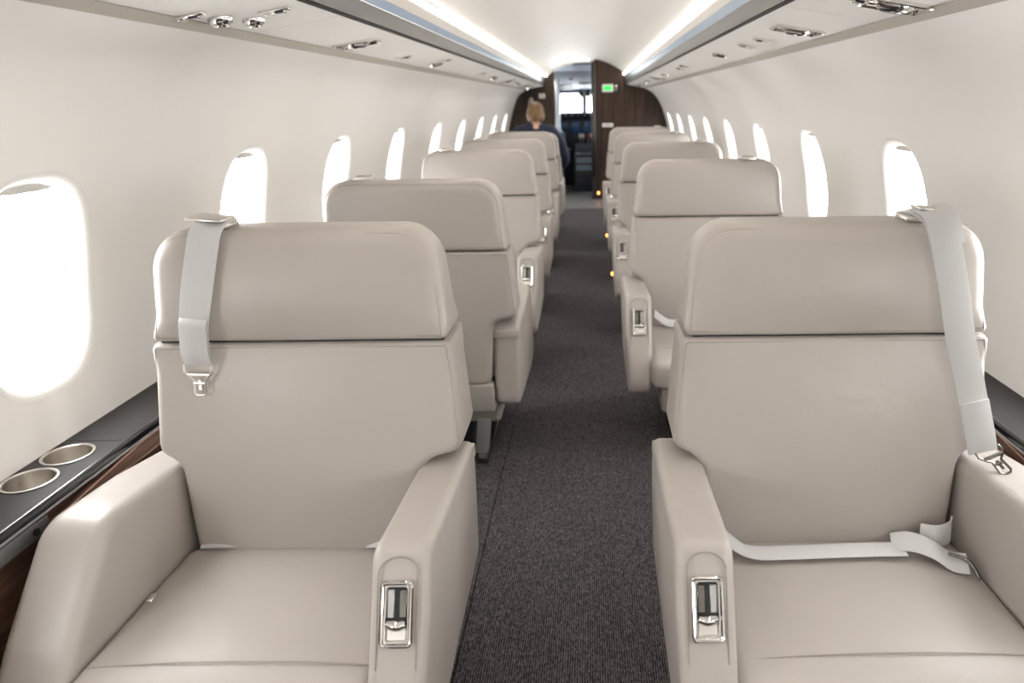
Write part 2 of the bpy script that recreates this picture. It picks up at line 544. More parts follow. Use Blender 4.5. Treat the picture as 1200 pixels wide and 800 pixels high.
# overhead profiles, swept fore and aft
def sweep(prof_pts, y0, y1, thick, side=1, ny=1):
    """open profile (x, z) swept along y, given thickness away from the cabin"""
    mb = MB()
    P = [Vector(p) for p in prof_pts]
    off = []
    for i in range(len(P)):
        t = (P[min(i+1, len(P)-1)]-P[max(i-1, 0)]).normalized()
        n = Vector((-t.y, t.x))
        off.append(P[i]+n*thick)
    loop = P + off[::-1]
    mb.loft([[Vector((side*p.x + OX, y0+(y1-y0)*k/ny, p.y)) for p in loop] for k in range(ny+1)], True, True)
    return mb
arch = []
for k in range(33):
    t = k/32*2-1
    x = 0.600*t
    arch.append((x, 1.848 + 0.205*(1-abs(t)**2.25)))
ce = struct(sweep(arch, Y0, Y0+0.01, 0.02).build('ceiling', 'ceiling'), 'arched cream cabin ceiling')
yy = Y0+0.012
while yy < YL-0.1:
    y2 = min(yy+2.42, YL)
    sweep(arch, yy, y2-0.004, 0.02, ny=4).build('ceiling_panel', 'ceiling', ce)
    sweep([(x, z+0.021) for x, z in arch], y2-0.03, min(YL, y2+0.03), 0.01).build('joint_strip', 'trim', ce)
    yy = y2
tn = 0
for side in (-1, 1):
    yend = YL if side < 0 else YL
    s_ = 'left' if side < 0 else 'right'
    def sw(pts, th, y1=yend):
        return sweep([(x, z) for x, z in (pts if side > 0 else pts)], Y0, y1, th, side)
    tn += 1
    fas = struct(sw([(0.603, 1.826), (0.6165, 1.792)], -0.008).build('trim_%d' % tn, 'cream_fascia'), 'overhead bin fascia in cream, blue grey and satin grey bands')
    sw([(0.6165, 1.7905), (0.626, 1.760)], -0.008).build('blue_band', 'blue_fascia', fas)
    sw([(0.626, 1.7585), (0.636, 1.730), (0.632, 1.703)], -0.008).build('grey_band', 'grey_fascia', fas)
    sw([(0.636, 1.7025), (0.630, 1.694)], -0.006).build('shadow_gap', 'black', fas)
    # light strip on the cornice below the ceiling edge
    st = sw([(0.588, 1.8445), (0.598, 1.829)], -0.006).build('led_strip', 'led')
    tag(st, 'glowing warm white light strip along the %s edge of the ceiling' % s_, 'light strip')
    sw([(0.600, 1.853), (0.588, 1.846)], -0.006).build('cove_lip', 'cream_fascia', fas)
    tn += 1
    tr = struct(sw([(0.895, 1.652), (0.902, 1.642), (0.910, 1.630)], -0.004).build('trim_%d' % tn, 'trim'), 'beige trim strip between wall and overhead panel')
    tr2 = sw([(0.600, 1.852), (0.66, 1.86), (1.10, 1.76), (1.16, 1.62)], -0.01).build('bin_body', 'trim', tr)

# overhead service panels
PSU_A, PSU_B = Vector((0.631, 1.694)), Vector((0.897, 1.651))
def psu_fn(side, u0, y0):
    du = (PSU_B-PSU_A).normalized()
    nrm = Vector((-0.16, -0.987))
    def fn(p):
        q = PSU_A.lerp(PSU_B, u0) + du*p.x + nrm*p.z
        return Vector((side*q.x + OX, y0+p.y, q.y))
    return fn
def reading_light(par, side, u, y, big=1.35):
    fn = psu_fn(side, u, y)
    a, b = 0.060*big, 0.042*big
    mb = MB()
    out = rpoly([(-a, -b, .008), (a, -b, .008), (a, b, .008), (-a, b, .008)], 4)
    P = resample(out, 48)
    rr = [[fn(Vector((p.x*k, p.y*k2, z))) for p in P] for k, k2, z in ((1, 1, -0.002), (1, 1, 0.008), (.92, .88, 0.010), (.86, .80, 0.002), (.80, .72, -0.012))]
    mb.loft(rr, True, False)
    o = mb.build('reading_light', 'chrome', par)
    m2 = MB(); m2.loft([[fn(Vector((p.x*k, p.y*k, -0.0115))) for p in P] for k in (.01, .84)], True, False)
    m2.build('recess', 'darkmetal', o)
    m3 = MB(); m3.lathe([(.002, .018), (.02*big, .016), (.03*big, .006), (.033*big, -.011)], 20, lambda p: fn(Vector((p.x*1.25, p.y*.85, p.z))))
    m3.build('lamp_head', 'chrome', o)
    m4 = MB(); m4.lathe([(.001, .0205), (.015*big, .0195), (.018*big, .016)], 18, lambda p: fn(Vector((p.x*1.25-.004, p.y*.85, p.z))))
    m4.build('lens', 'glasslens', o)
    return o
def air_vent(par, side, u, y, r=0.03):
    fn = psu_fn(side, u, y)
    mb = MB()
    mb.lathe([(r*1.15, -.001), (r*1.2, .006), (r*1.0, .016), (r*.80, .020), (r*.66, .012), (r*.55, -.004)], 28, fn)
    o = mb.build('air_vent', 'chrome', par)
    m2 = MB(); m2.lathe([(.001, .016), (r*.4, .015), (r*.58, .003)], 20, fn)
    m2.build('nozzle', 'glasslens', o)
    for k in range(6):
        a = math.pi/3*k
        m3 = MB(); m3.tube([fn(Vector((math.cos(a)*r*t, math.sin(a)*r*t, .018))) for t in (.42, .92)], r*.07, 6)
        m3.build('rib', 'steel', o)
    return o
def call_button(par, side, u, y, w=0.040, l=0.026):
    fn = psu_fn(side, u, y)
    mb = MB(); mb.rbox(-w, w, -l/2, l/2, -.002, .008, .003, 2, fn)
    o = mb.build('call_button', 'chrome', par)
    m2 = MB(); m2.rbox(-w*.62, -w*.05, -l*.36, l*.36, .006, .012, .001, 1, fn); m2.build('button_cap', 'glasslens', o)
    m3 = MB(); m3.rbox(w*.2, w*.75, -l*.36, l*.36, .006, .012, .001, 1, fn); m3.build('button_cap', 'chrome', o)
    return o
def overhead_panel(side, y0, y1, label, lights, vents, buttons, big=()):
    fn = psu_fn(side, 0, 0)
    L = (PSU_B-PSU_A).length
    mb = MB(); mb.rbox(0.0, L, y0+.0015, y1-.0015, -0.012, 0.0, .0015, 1, fn)
    o = tag(mb.build('passenger_service_unit', 'psu'), label, 'service unit', 'overhead service units')
    for u, y in lights: reading_light(o, side, u, y)
    for u, y, r in vents: air_vent(o, side, u, y, r)
    for u, y in buttons: call_button(o, side, u, y)
    return o
overhead_panel(-1, Y0, 2.20, 'pale overhead service unit on the left nearest the camera, with round air vent',
               [(.5, 0.2)], [(.78, 1.90, .026), (.62, 1.99, .024), (.55, -0.9, .026)], [(.30, 1.93), (.88, 1.80), (.5, -.7)])
overhead_panel(-1, 2.20, 5.05, 'pale overhead service unit on the left, second from the camera, with square reading light',
               [(.58, 2.81)], [(.60, 4.22, .035)], [(.66, 3.57), (.30, 4.12)])
overhead_panel(-1, 5.05, 7.95, 'pale overhead service unit on the left, third from the camera',
               [(.55, 7.7)], [(.6, 6.70, .03)], [(.5, 5.79), (.5, 6.5)])
overhead_panel(-1, 7.95, YL, 'pale overhead service unit on the left beside the dark bulkhead',
               [(.55, 9.9)], [(.6, 8.9, .03)], [(.5, 8.4), (.5, 10.6)])
overhead_panel(1, Y0, 2.08, 'pale overhead service unit on the right nearest the camera',
               [(.72, 1.80), (.5, 0.2)], [(.5, -.9, .026)], [(.45, 1.80), (.5, -.7)])
overhead_panel(1, 2.08, 4.90, 'pale overhead service unit on the right, second from the camera, with square reading light',
               [(.56, 2.47)], [(.48, 3.76, .035)], [(.50, 2.88), (.50, 3.17)])
overhead_panel(1, 4.90, 7.80, 'pale overhead service unit on the right, third from the camera',
               [(.5, 7.3)], [(.45, 6.4, .03)], [(.45, 5.33), (.38, 5.0)])
overhead_panel(1, 7.80, YL, 'pale overhead service unit on the right beside the exit sign bulkhead',
               [(.5, 10.1)], [(.5, 9.0, .03)], [(.45, 8.3), (.45, 9.5)])

# aft wall behind the camera
mb = MB()
ring = [Vector(p) for p in ((-1.35, 0), (1.35, 0), (1.35, 1.9), (.65, 2.15), (-.65, 2.15), (-1.35, 1.9))]
mb.loft([[Vector((p.x, y, p.y-0.03)) for p in ring] for y in (Y0-0.05, Y0)], True, True)
struct(mb.build('wall_aft', 'wall', smooth=False), 'cream aft cabin wall')

# ------------------------------------------------------------------ forward bulkheads
def cabin_outline(ymask=None):
    pts = []
    for k in range(25): 
        x, z, _, _ = prof(PL[-1]*k/24); pts.append((x + shift(z), z))
    pts += [(0.897+OX, 1.64), (0.631+OX, 1.690), (0.626+OX, 1.76), (0.60+OX, 1.84)]
    for k in range(16, -1, -1):
        t = k/16; pts.append((0.598*t+OX, 1.848+0.205*(1-t**2.25)))
    return pts
half = cabin_outline()
def top_z(x):
    ax = abs(x-OX); 
    if ax < 0.598: return 1.848+0.205*(1-(ax/0.598)**2.25)
    return None
DX0, DX1 = -0.50, 0.125    # doorway
# right panel (nearer)
pts = [Vector((x+.012, z)) for x, z in half if x > DX1+0.02] + [Vector((DX1, top_z(DX1)+.01)), Vector((DX1, 0.0))]
mb = MB(); mb.loft([[Vector((p.x, y, p.y)) for p in pts] for y in (YR, YR+0.04)], True, True)
wfr = struct(mb.build('wall_front', 'bulkhead_wood', smooth=False), 'dark wood bulkhead right of the cockpit doorway')
mb = MB(); mb.rbox(DX1-0.05, DX1-0.002, YR+.005, YL+.12, 0.0, top_z(DX1)-0.02, .006, 2)
mb.build('door_jamb', 'black_gloss', wfr)
mb = MB(); mb.rbox(DX1-0.004, DX1+0.012, YR-.008, YR+.002, 0.0, top_z(DX1)-0.01, .003, 2)
mb.build('edge_strip', 'darkmetal', wfr)
# left panel
LP = [(x, z) for x, z in [( -a + 2*shift(b), b) for a, b in half[:29]]]
pts = [Vector((x-.012, z)) for x, z in LP if x < DX0-0.01] + [Vector((DX0, top_z(DX0)+.01)), Vector((DX0, 0.0))]
mb = MB(); mb.loft([[Vector((p.x, y, p.y)) for p in pts] for y in (YL-.04, YL)], True, True)
wfl = struct(mb.build('wall_front', 'bulkhead_wood', smooth=False), 'dark wood bulkhead left of the cockpit doorway')
mb = MB(); mb.rbox(DX0-0.002, DX0+0.085, YL-.03, YL+.12, 0.0, 1.80, .008, 2)
mb.build('door_frame', 'door_frame', wfl)
# ceiling end ring over the doorway
mb = MB()
pa = [Vector((x+OX, z)) for x, z in arch]
pb_ = [Vector((x+OX, z-0.035)) for x, z in arch]
mb.loft([[Vector((p.x, y, p.y)) for p in (pa + pb_[::-1])] for y in (YL-.06, YL)], True, True)
struct(mb.build('trim_9', 'ceiling', smooth=False), 'cream arched trim above the cockpit doorway')

# exit sign
def px(x, z, y): return Vector((x, y, z))
es = empty('exit_sign', (0.325, YR, 1.64))
tag(es, 'small green lit exit sign on the right dark wood bulkhead', 'sign')
mb = MB(); mb.rbox(-.085, .085, -.028, 0.0, -.055, .055, .012, 3); mb.build('sign_housing', 'white_plastic', es)
mb = MB(); mb.rbox(-.056, .056, -.032, -.026, -.034, .034, .004, 2); face = mb.build('sign_face', 'green', es)
cu = bpy.data.curves.new('exit_text', 'FONT'); cu.body = 'EXIT'; cu.size = 0.042; cu.align_x = 'CENTER'; cu.align_y = 'CENTER'; cu.extrude = 0.0008
to = bpy.data.objects.new('lettering', cu); col.objects.link(to)
bpy.context.view_layer.update()
me = bpy.data.meshes.new_from_object(to.evaluated_get(bpy.context.evaluated_depsgraph_get()))
bpy.data.objects.remove(to)
me.materials.clear(); me.materials.append(M['exit_letters'])
to = bpy.data.objects.new('lettering', me); col.objects.link(to)
to.parent = face; to.location = (0, -.033, 0); to.rotation_euler = (R(90), 0, 0)
# coat hook
hk = MB(); hk.lathe([(.001, 0), (.022, 0), (.022, .006), (.009, .01), (.009, .03), (.018, .036), (.012, .046), (.001, .048)], 16, lambda p: Vector((.45+p.x, YR-p.z, 1.665+p.y)))
hk.tube([(.45, YR-.02, 1.66), (.45, YR-.03, 1.62), (.44, YR-.035, 1.60)], .009, 8)
tag(hk.build('coat_hook', 'chrome'), 'small metal coat hook beside the green exit sign', 'hook')
pl = MB(); pl.rbox(.24, .405, YR-.012, YR, 1.085, 1.14, .006, 2)
o = tag(pl.build('placard', 'white_plastic'), 'small pale placard low on the right dark bulkhead', 'placard')
pl = MB(); pl.rbox(.26, .385, YR-.0135, YR-.011, 1.10, 1.125, .001, 1); pl.build('inset', 'alu', o)
pl = MB(); pl.rbox(-.74, -.645, YL-.055, YL-.04, 1.51, 1.58, .008, 2)
o = tag(pl.build('switch_plate', 'white_plastic'), 'white switch plate on the left dark wood bulkhead', 'switch')
pl = MB(); pl.rbox(-.715, -.67, YL-.06, YL-.054, 1.525, 1.565, .003, 1); pl.build('rocker', 'alu', o)
# handset/lamp above the passenger
lm = empty('wall_lamp', (-.86, YL-.04, 1.50))
tag(lm, 'small dark wall lamp on the left bulkhead above the blond head', 'lamp')
mb = MB(); mb.lathe([(.001, 0), (.045, 0), (.045, .015), (.02, .02), (.001, .02)], 20, lambda p: Vector((p.x, -p.z, p.y+.06))); mb.build('wall_mount', 'black', lm)
mb = MB(); mb.tube([(0, -.015, .06), (0, -.06, .05), (0, -.07, .0)], .012, 8); mb.build('arm', 'black', lm)
mb = MB(); mb.lathe([(.02, .02), (.045, -.05), (.055, -.11), (.05, -.11), (.018, .015)], 20, lambda p: Vector((p.x, p.y-.07, p.z))); mb.build('lamp_shade', 'steel', lm)
# amber floor lamp by the bulkhead
mb = MB(); mb.lathe([(.001, .0), (.026, 0), (.026, .02), (.022, .026), (.001, .026)], 16, lambda p: Vector((DX1+.05+p.x*.8, YR-p.z, .10+p.y)))
o = tag(mb.build('floor_light', 'steel'), 'tiny amber aisle light at the foot of the right bulkhead', 'light')
mb = MB(); mb.lathe([(.001, .034), (.014, .031), (.019, .024)], 14, lambda p: Vector((DX1+.05+p.x*.8, YR-p.z, .10+p.y))); mb.build('lens', 'amber', o)

# ------------------------------------------------------------------ cockpit
CY = YL
def boxo(name, m, par, *a, r=.01, seg=2, fn=None):
    b = MB(); b.rbox(*a, r, seg, fn); return b.build(name, m, par)
ck = struct(boxo('floor_cockpit', 'vinyl', None, -1.0, 1.0, YL, 14.2, -.05, .0, r=.005), 'cockpit floor')
# shell: side walls, roof, nose with windscreen openings
sh = MB()
prof_c = [(-1.0, 0), (-1.05, .9), (-.95, 1.45), (-.72, 1.86), (-.3, 2.0), (.3, 2.0), (.72, 1.86), (.95, 1.45), (1.05, .9), (1.0, 0)]
rings = []
for y, s, dz in ((YL, 1.06, .05), (12.2, 1.0, 0.0), (13.0, .94, -.10)):
    rings.append([Vector((x*s, y, z + (dz if z > 1 else 0))) for x, z in prof_c])
sh.loft(rings, False, False)
struct(sh.build('wall_cockpit', 'cockpit_grey'), 'grey cockpit side walls and roof')
# windscreen bulkhead with panes
ws = empty('window_90'); struct(ws, 'cockpit windscreen with two bright panes'); ws.name = 'window_%d' % (win_no+1)
WY = 13.0
panes = [(-.90, -.55), (-.46, -.09), (.0, .40), (.46, .88)]
def slab(name, m, par, x0, x1, z0, z1, d=.05): return boxo(name, m, par, x0, x1, WY, WY+d, z0, z1, r=.004)
slab('frame_head', 'cockpit_grey', ws, -1.05, 1.05, 1.585, 1.95)
slab('frame_sill', 'cockpit_dark', ws, -1.05, 1.05, 0.0, 1.27)
xs = [-1.05] + [v for p in panes for v in p] + [1.05]
for k in range(0, len(xs), 2): slab('frame_post', 'cockpit_grey', ws, xs[k], xs[k+1], 1.27, 1.585)
for x0, x1 in panes:
    slab('pane', 'glass', ws, x0, x1, 1.27, 1.585, .008)
ld = bpy.data.lights.new('window_portal', 'AREA'); ld.shape = 'RECTANGLE'; ld.size = 1.9; ld.size_y = .34; ld.cycles.is_portal = True
lo = bpy.data.objects.new('window_portal', ld); col.objects.link(lo); lo.location = (0, WY+.08, 1.43); lo.rotation_euler = (R(-90), 0, 0)
# glareshield and instrument panel
ip = empty('instrument_panel', (0, 12.6, 0)); tag(ip, 'dark cockpit instrument panel with glareshield under the bright windscreen', 'instrument panel')
boxo('glareshield', 'cockpit_dark', ip, -.86, .86, -.12, .38, 1.20, 1.28, r=.025, seg=3)
boxo('panel_body', 'cockpit_dark', ip, -.86, .86, .0, .35, .62, 1.22, r=.01)
for x0 in (-.56, -.30, -.07, .16, .40):
    s = boxo('display_bezel', 'black', ip, x0, x0+.20, -.02, .01, .92, 1.14, r=.008)
    boxo('display', 'screen', s, x0+.02, x0+.18, -.024, -.018, .94, 1.12, r=.002)
for k in range(9):
    b = MB(); b.lathe([(.001, .05), (.012, .05), (.016, .01), (.016, 0)], 12, lambda p, k=k: Vector((-.48+.11*k+p.x, -.125-p.z*.5, 1.24+p.y)))
    b.build('knob', 'alu' if k % 3 else 'cockpit_grey', ip)
# centre pedestal
pd = empty('centre_pedestal', (-.05, 12.0, 0)); tag(pd, 'cockpit centre pedestal with throttle levers and rows of switch modules', 'pedestal')
def pfn(c): return Vector((c.x, c.y, c.z*(1.0 + .34*max(0, c.y)/.6)))
boxo('pedestal_body', 'cockpit_dark', pd, -.17, .17, -.15, .45, .0, .62, r=.02, fn=pfn)
rr_ = random.Random(3)
for i in range(5):
    for j in range(3):
        x0 = -.15+.102*j; y0 = -.13+.105*i
        z0 = pfn(Vector((0, y0+.05, .62))).z
        mname = rr_.choice(['cockpit_blue', 'cockpit_grey', 'cockpit_blue', 'cockpit_dark'])
        mo = boxo('switch_module', mname, pd, x0, x0+.094, y0, y0+.095, z0-.02, z0+.014, r=.004)
        for k in range(3):
            boxo('key', rr_.choice(['alu', 'black', 'white_plastic']), mo, x0+.012+.027*k, x0+.03+.027*k, y0+.03, y0+.06, z0+.012, z0+.022, r=.003)
for x0, mname in ((-.07, 'white_plastic'), (-.02, 'white_plastic'), (.07, 'red'), (.12, 'white_plastic')):
    b = MB(); b.tube([(x0, .22, .70), (x0, .20, .86), (x0, .17, .90)], .010, 8); lv = b.build('throttle_lever', 'alu', pd)
    boxo('lever_grip', mname, lv, x0-.02, x0+.02, .13, .20, .87, .94, r=.012)
for z in (.16, .28, .40, .52):
    boxo('aft_panel', 'cockpit_blue' if z > .3 else 'cockpit_dark', pd, -.14, .14, -.165, -.148, z-.045, z+.045, r=.006)
# pilot seats
def pilot_seat(x, label):
    e = empty('pilot_seat', (x, 11.95, 0)); tag(e, label, 'seat', 'pilot seats')
    b = MB(); pad(b, rpoly([(-.22, .55, .05), (.22, .55, .05), (.20, 1.02, .09), (-.20, 1.02, .09)]), 0, .12, lambda u, v, w: Vector((u, -.25-.12*(v-.5)+w, v)), .03, .03, .01, .01, n=48, rings=4); b.build('backrest', 'cockpit_blue', e)
    b = MB(); pad(b, rpoly([(-.13, 1.04, .05), (.13, 1.04, .05), (.12, 1.22, .06), (-.12, 1.22, .06)]), 0, .09, lambda u, v, w: Vector((u, -.25-.12*(v-.5)+w, v)), .03, .03, n=40, rings=4); b.build('headrest', 'cockpit_blue', e)
    b = MB(); pad(b, rpoly([(-.23, -.2, .05), (.23, -.2, .05), (.23, .28, .08), (-.23, .28, .08)]), .42, .55, lambda u, v, w: Vector((u, v, w)), .03, .03, n=48, rings=4); b.build('seat_cushion', 'cockpit_dark', e)
    b = MB(); b.rbox(-.16, .16, -.15, .2, .0, .43, .02, 2); b.build('seat_base', 'cockpit_dark', e)
    for s in (-1, 1):
        b = MB(); b.rbox(s*.26-.03, s*.26+.03, -.25, .15, .66, .72, .02, 2); b.rbox(s*.26-.015, s*.26+.015, -.24, -.18, .5, .68, .01, 1); b.build('armrest', 'cockpit_dark', e)
pilot_seat(-.56, 'blue grey pilot seat left of the cockpit pedestal')
pilot_seat(.50, 'blue grey pilot seat right of the cockpit pedestal')
# overhead switch panel
op = empty('overhead_switch_panel', (0, 12.1, 0)); tag(op, 'pale grey cockpit overhead panel with dark switch rows', 'overhead panel')
def ofn(c): return Vector((c.x, c.y, c.z + (.25-c.y)*.22))
boxo('panel_body', 'cockpit_grey', op, -.62, .55, -.45, .70, 1.76, 1.86, r=.02, fn=ofn)
boxo('switch_row', 'black', op, -.13, .07, .25, .42, 1.742, 1.77, r=.006, fn=ofn)
boxo('switch_row', 'cockpit_dark', op, -.46, -.26, .40, .46, 1.742, 1.77, r=.006, fn=ofn)
boxo('switch_row', 'cockpit_dark', op, -.46, -.24, .58, .64, 1.742, 1.77, r=.006, fn=ofn)
b = MB(); b.lathe([(.001, -.03), (.03, -.03), (.035, 0)], 16, lambda p: ofn(Vector((p.x-.25, p.y+.0, p.z+1.765)))); b.build('dome_light', 'black', op)
for x, nm in ((-.10, 'standby_compass'), (.03, 'sun_visor')):
    b = MB(); b.rbox(x-.045, x+.045, 12.86, 12.95, 1.53, 1.64, .03, 3); b.rbox(x-.01, x+.01, 12.9, 12.93, 1.63, 1.80, .003, 1)
    tag(b.build(nm, 'black'), 'small black instrument hanging from the windscreen %s' % ('post' if x < 0 else 'head, right one'), 'instrument')

# ------------------------------------------------------------------ side ledges with cup holders
LZ = 0.662
def side_ledge(side, cups, label, seams):
    root = empty('side_ledge', (0, 0, 0)); tag(root, label, 'side ledge')
    xi, xo = 1.114, 1.275
    # top slab pieces between seams, with round openings at the cup holders
    edges = [Y0+.01] + seams + [YR if side > 0 else YL-.05]
    for a, b in zip(edges[:-1], edges[1:]):
        cs = sorted([c for c in cups if a < c < b])
        mb = MB()
        cuts = [a+.0012]
        for c in cs: cuts += [c-.060, c+.060]
        cuts.append(b-.0012)
        # plain stretches
        for k in range(0, len(cuts), 2):
            if cuts[k+1]-cuts[k] > .001: mb.rbox(xi, xo, cuts[k], cuts[k+1], LZ-.02, LZ, 0, fn=lambda p: Vector((side*p.x, p.y, p.z)))
        for c in cs:
            rc = .0505; n = 48; rings = []
            xm = 1.200
            P1 = []; P2 = []
            for k in range(n):
                th = 2*math.pi*k/n; co, si = math.cos(th), math.sin(th); m_ = max(abs(co), abs(si)); u, v = co/m_, si/m_
                P1.append((xm+rc*co, c+rc*si)); P2.append((xm+u*((xo-xm) if u > 0 else (xm-xi)), c+v*.060))
            for PP_, z in ((P1, LZ-.02), (P1, LZ), (P2, LZ), (P2, LZ-.02)):
                rings.append([Vector((side*x, y, z)) for x, y in PP_])
            mb.loft(rings, True, False)
        mb.build('ledge_top', 'ledge', root, smooth=False)
    for c in cups:
        fn = lambda p, c=c: Vector((side*(1.200+p.x), c+p.y, LZ+p.z))
        mb = MB(); mb.lathe([(.0505, -.001), (.0555, .0005), (.0555, .0025), (.051, .003), (.0485, .001), (.0475, -.055), (.044, -.06), (.001, -.06)], 40, fn)
        mb.build('cup_holder', 'steel', root)
    y1 = YR if side > 0 else YL-.05
    S = lambda p: Vector((side*p.x, p.y, p.z))
    mb = MB(); mb.rbox(1.098, 1.115, Y0+.01, y1, LZ-.020, LZ+.002, .006, 3, S); mb.build('edge_rail', 'black_gloss', root)
    mb = MB(); mb.rbox(1.101, 1.133, Y0+.01, y1, LZ-.027, LZ-.021, .002, 1, S); mb.build('metal_inlay', 'alu', root)
    # stowed table leaf with rounded near end
    mb = MB()
    P = resample(rpoly([(1.265, LZ-.068, .012), (y1-.1, LZ-.068, .004), (y1-.1, LZ-.029, .004), (1.265, LZ-.029, .012)], 5), 60)
    mb.loft([[Vector((side*x, p.x, p.y)) for p in P] for x in (1.104, 1.118)], True, True)
    mb.build('table_leaf', 'leaf_wood', root)
    mb = MB(); mb.tube([(side*1.1045, p.x, p.y) for p in P + [P[0]]], .003, 6); mb.build('leaf_edge', M['copper'], root)
    mb = MB()
    mb.rbox(1.100, 1.122, 1.04, 1.255, LZ-.064, LZ-.029, .004, 2, S)
    br = mb.build('hinge_bracket', 'darkalu', root)
    mb = MB(); mb.lathe([(.001, .0), (.0085, .0), (.0085, .003), (.001, .003)], 18, lambda p: Vector((side*(1.1005-p.z), 1.215+p.x, LZ-.047+p.y))); mb.build('keyhole', 'black', br)
    mb = MB(); mb.rbox(1.124, 1.16, Y0+.01, y1, .06, LZ-.03, .004, 1, S); mb.build('wood_panel', 'side_wood', root)
    return root
M['copper'] = mat('copper_edge', (0.42, 0.27, 0.20), 0.35, metal=0.4, var=0.05)
side_ledge(-1, [1.343, 1.463], 'dark ledge under the left windows with two steel cup holders', [-1.0, 1.535, 3.3, 5.6, 8.0])
side_ledge(1, [0.9], 'dark ledge under the right windows with gloss black edge', [-1.0, 1.0, 3.1, 5.4, 7.8])

# ------------------------------------------------------------------ cabin seats
def yfront(z):
    if z < .93: return (z-.42)*.1765
    t = z-.93
    return .09 + t*.10 + t*t*.10
BACK_T = 0.135
def seat_parts(root, m, dx=0.0, ws=1.0):
    """m = +1: aisle armrest on local +x. The seat faces local -y, origin below the joint of cushion and back"""
    S = lambda u, v, w: Vector((m*u, v, w))
    back = lambda u, v, w: Vector((m*u, yfront(v) - (w if w > 0 else w*(1 + .72*(1.18-v)/.8)), v))
    # headrest pad
    ho = rpoly([(-.341*ws, .9358, .012), (.341*ws, .9358, .012), (.318*ws, 1.188, .095), (-.318*ws, 1.188, .095)], 10)
    rim = lambda p: .012 + .024*max(0.0, min(1.0, (p.y-.945)/.05))
    rimb = lambda p: .010 + .016*max(0.0, min(1.0, (.915-p.y)/.05))
    mb = MB(); pad(mb, ho, -BACK_T, .004, back, rim, rim, .004, .022, n=140, rings=12)
    hd = mb.build('headrest', 'leather', root)
    def seam_loop(outline, inset, w, sgn, rfun, name, par, mt='stitch', r=.0015):
        P = resample(outline, 130); Nn = onormals(P); pts = []
        for p, q in zip(P, Nn):
            rr = rfun(p); i_ = min(inset, rr)
            ca = 1 - i_/rr
            drop = rr*(1 - math.sqrt(max(0.0, 1-ca*ca)))
            pts.append(back(*(p-q*i_), w - sgn*(drop-.0004)))
        b = MB(); b.tube(pts + [pts[0]], r, 5, False); return b.build(name, mt, par)
    seam_loop(ho, .012, .004, 1, rim, 'piping', hd); seam_loop(ho, .012, -BACK_T, -1, rim, 'rear_piping', hd)
    # backrest: wide shoulders resting over the armrests, narrow below
    bo = rpoly([(-.290, .380, .03), (.245+dx, .380, .03), (.268+dx, .648, .05), (.366*ws, .664, .035), (.346*ws, .9306, .010), (-.346*ws, .9306, .010), (-.366*ws, .664, .035), (-.308, .648, .045)], 8)
    mb = MB(); pad(mb, bo, -BACK_T, .0, back, rimb, rimb, .004, .026, n=160, rings=14, center=(0, .74))
    bk = mb.build('backrest', 'leather', root)
    seam_loop(bo, .010, .0, 1, rimb, 'piping', bk); seam_loop(bo, .010, -BACK_T, -1, rimb, 'rear_piping', bk)
    b = MB(); b.rbox(-.330, .330, -.008, BACK_T-.030, .928, .938, .003, 1, lambda p: Vector((m*p.x, yfront(p.z)+p.y+.02, p.z))); b.build('headrest_gap', 'black', root)
    # dark stop between the pads
    # cushion
    co = rpoly([(-.312, .02, .03), (.262+dx, .02, .03), (.262+dx, -.40, .03), (.266+dx, -.515, .05), (-.345, -.515, .05), (-.318, -.40, .03)], 8)
    def cz(u, v, w):
        t = max(0, (-v-.36)/.16)
        return Vector((m*u, v, w - .022*t*t - .012*max(0, -v-.0)*0))
    mb = MB(); pad(mb, co, .315, .436, cz, .035, .030, .0, .014, n=110, rings=12, center=(-.01, -.24))
    cu_ = mb.build('seat_cushion', 'leather', root)
    b = MB(); b.tube([cz(-.300+.56*k/20, -.372, .4375 + .0128*(1-abs((k/10-1))**2.2)) for k in range(21)], .0016, 5); b.build('front_seam', 'stitch', cu_)
    # aisle armrest
    ao = rpoly([(.190, .630, .025), (.200, .285, .03), (-.34, .235, .06), (-.490, .262, .07), (-.455, .420, .25), (-.385, .540, .25), (-.318, .664, .040), (-.10, .648, .4)], 8)
    mb = MB(); pad(mb, ao, .255, .366, lambda u, v, w: Vector((m*(dx + w - (.010*max(0, (.55-v)/.3) if w > .31 else 0)), u, v)), .024, .020, .0, .004, n=120, rings=7, center=(-.17, .46))
    aa = mb.build('armrest', 'leather', root)
    # arched seam and latch on the sloping front face
    def face(u, t, off):   # u across, t down the face
        a = Vector((0, -.3255, .650)); d = Vector((0, -.067, -.124)); d.normalize(); n = Vector((0, d.z, -d.y)); n = -n if n.y > 0 else n
        z = t
        curve = .035*max(0.0, 1-(abs(t-.10)/.16)**2)
        q = a + d*t + n*(off)
        # follow the swelling of the front
        return Vector((m*(.3105+dx+u), q.y, q.z))
    b = MB(); pts = []
    for k in range(25):
        a = math.pi*k/24; pts.append(face(-.037*math.cos(a), .030-.030*math.sin(a), .0015 + .004*(1-math.sin(a))))
    pts = [face(-.037, .20, .002), face(-.037, .11, .004)] + pts + [face(.037, .11, .004), face(.037, .20, .002)]
    b.tube(smooth_path(pts, 3), .0016, 5); b.build('arched_seam', 'stitch', aa)
    T0, T1 = .044, .158; W = .0285; lift = .004
    def fr(o_, i_): return o_
    P = resample(rpoly([(-W, T0, .005), (W, T0, .005), (W, T1, .005), (-W, T1, .005)], 4), 60)
    cx_, cy_ = 0, (T0+T1)/2
    lay = []
    for k, off in ((1.0, -.004), (1.0, lift+.003), (.97, lift+.006), (.0, 0)):
        if off == 0 and k == 0: continue
        lay.append([face(p.x*k, cy_+(p.y-cy_)*k, off) for p in P])
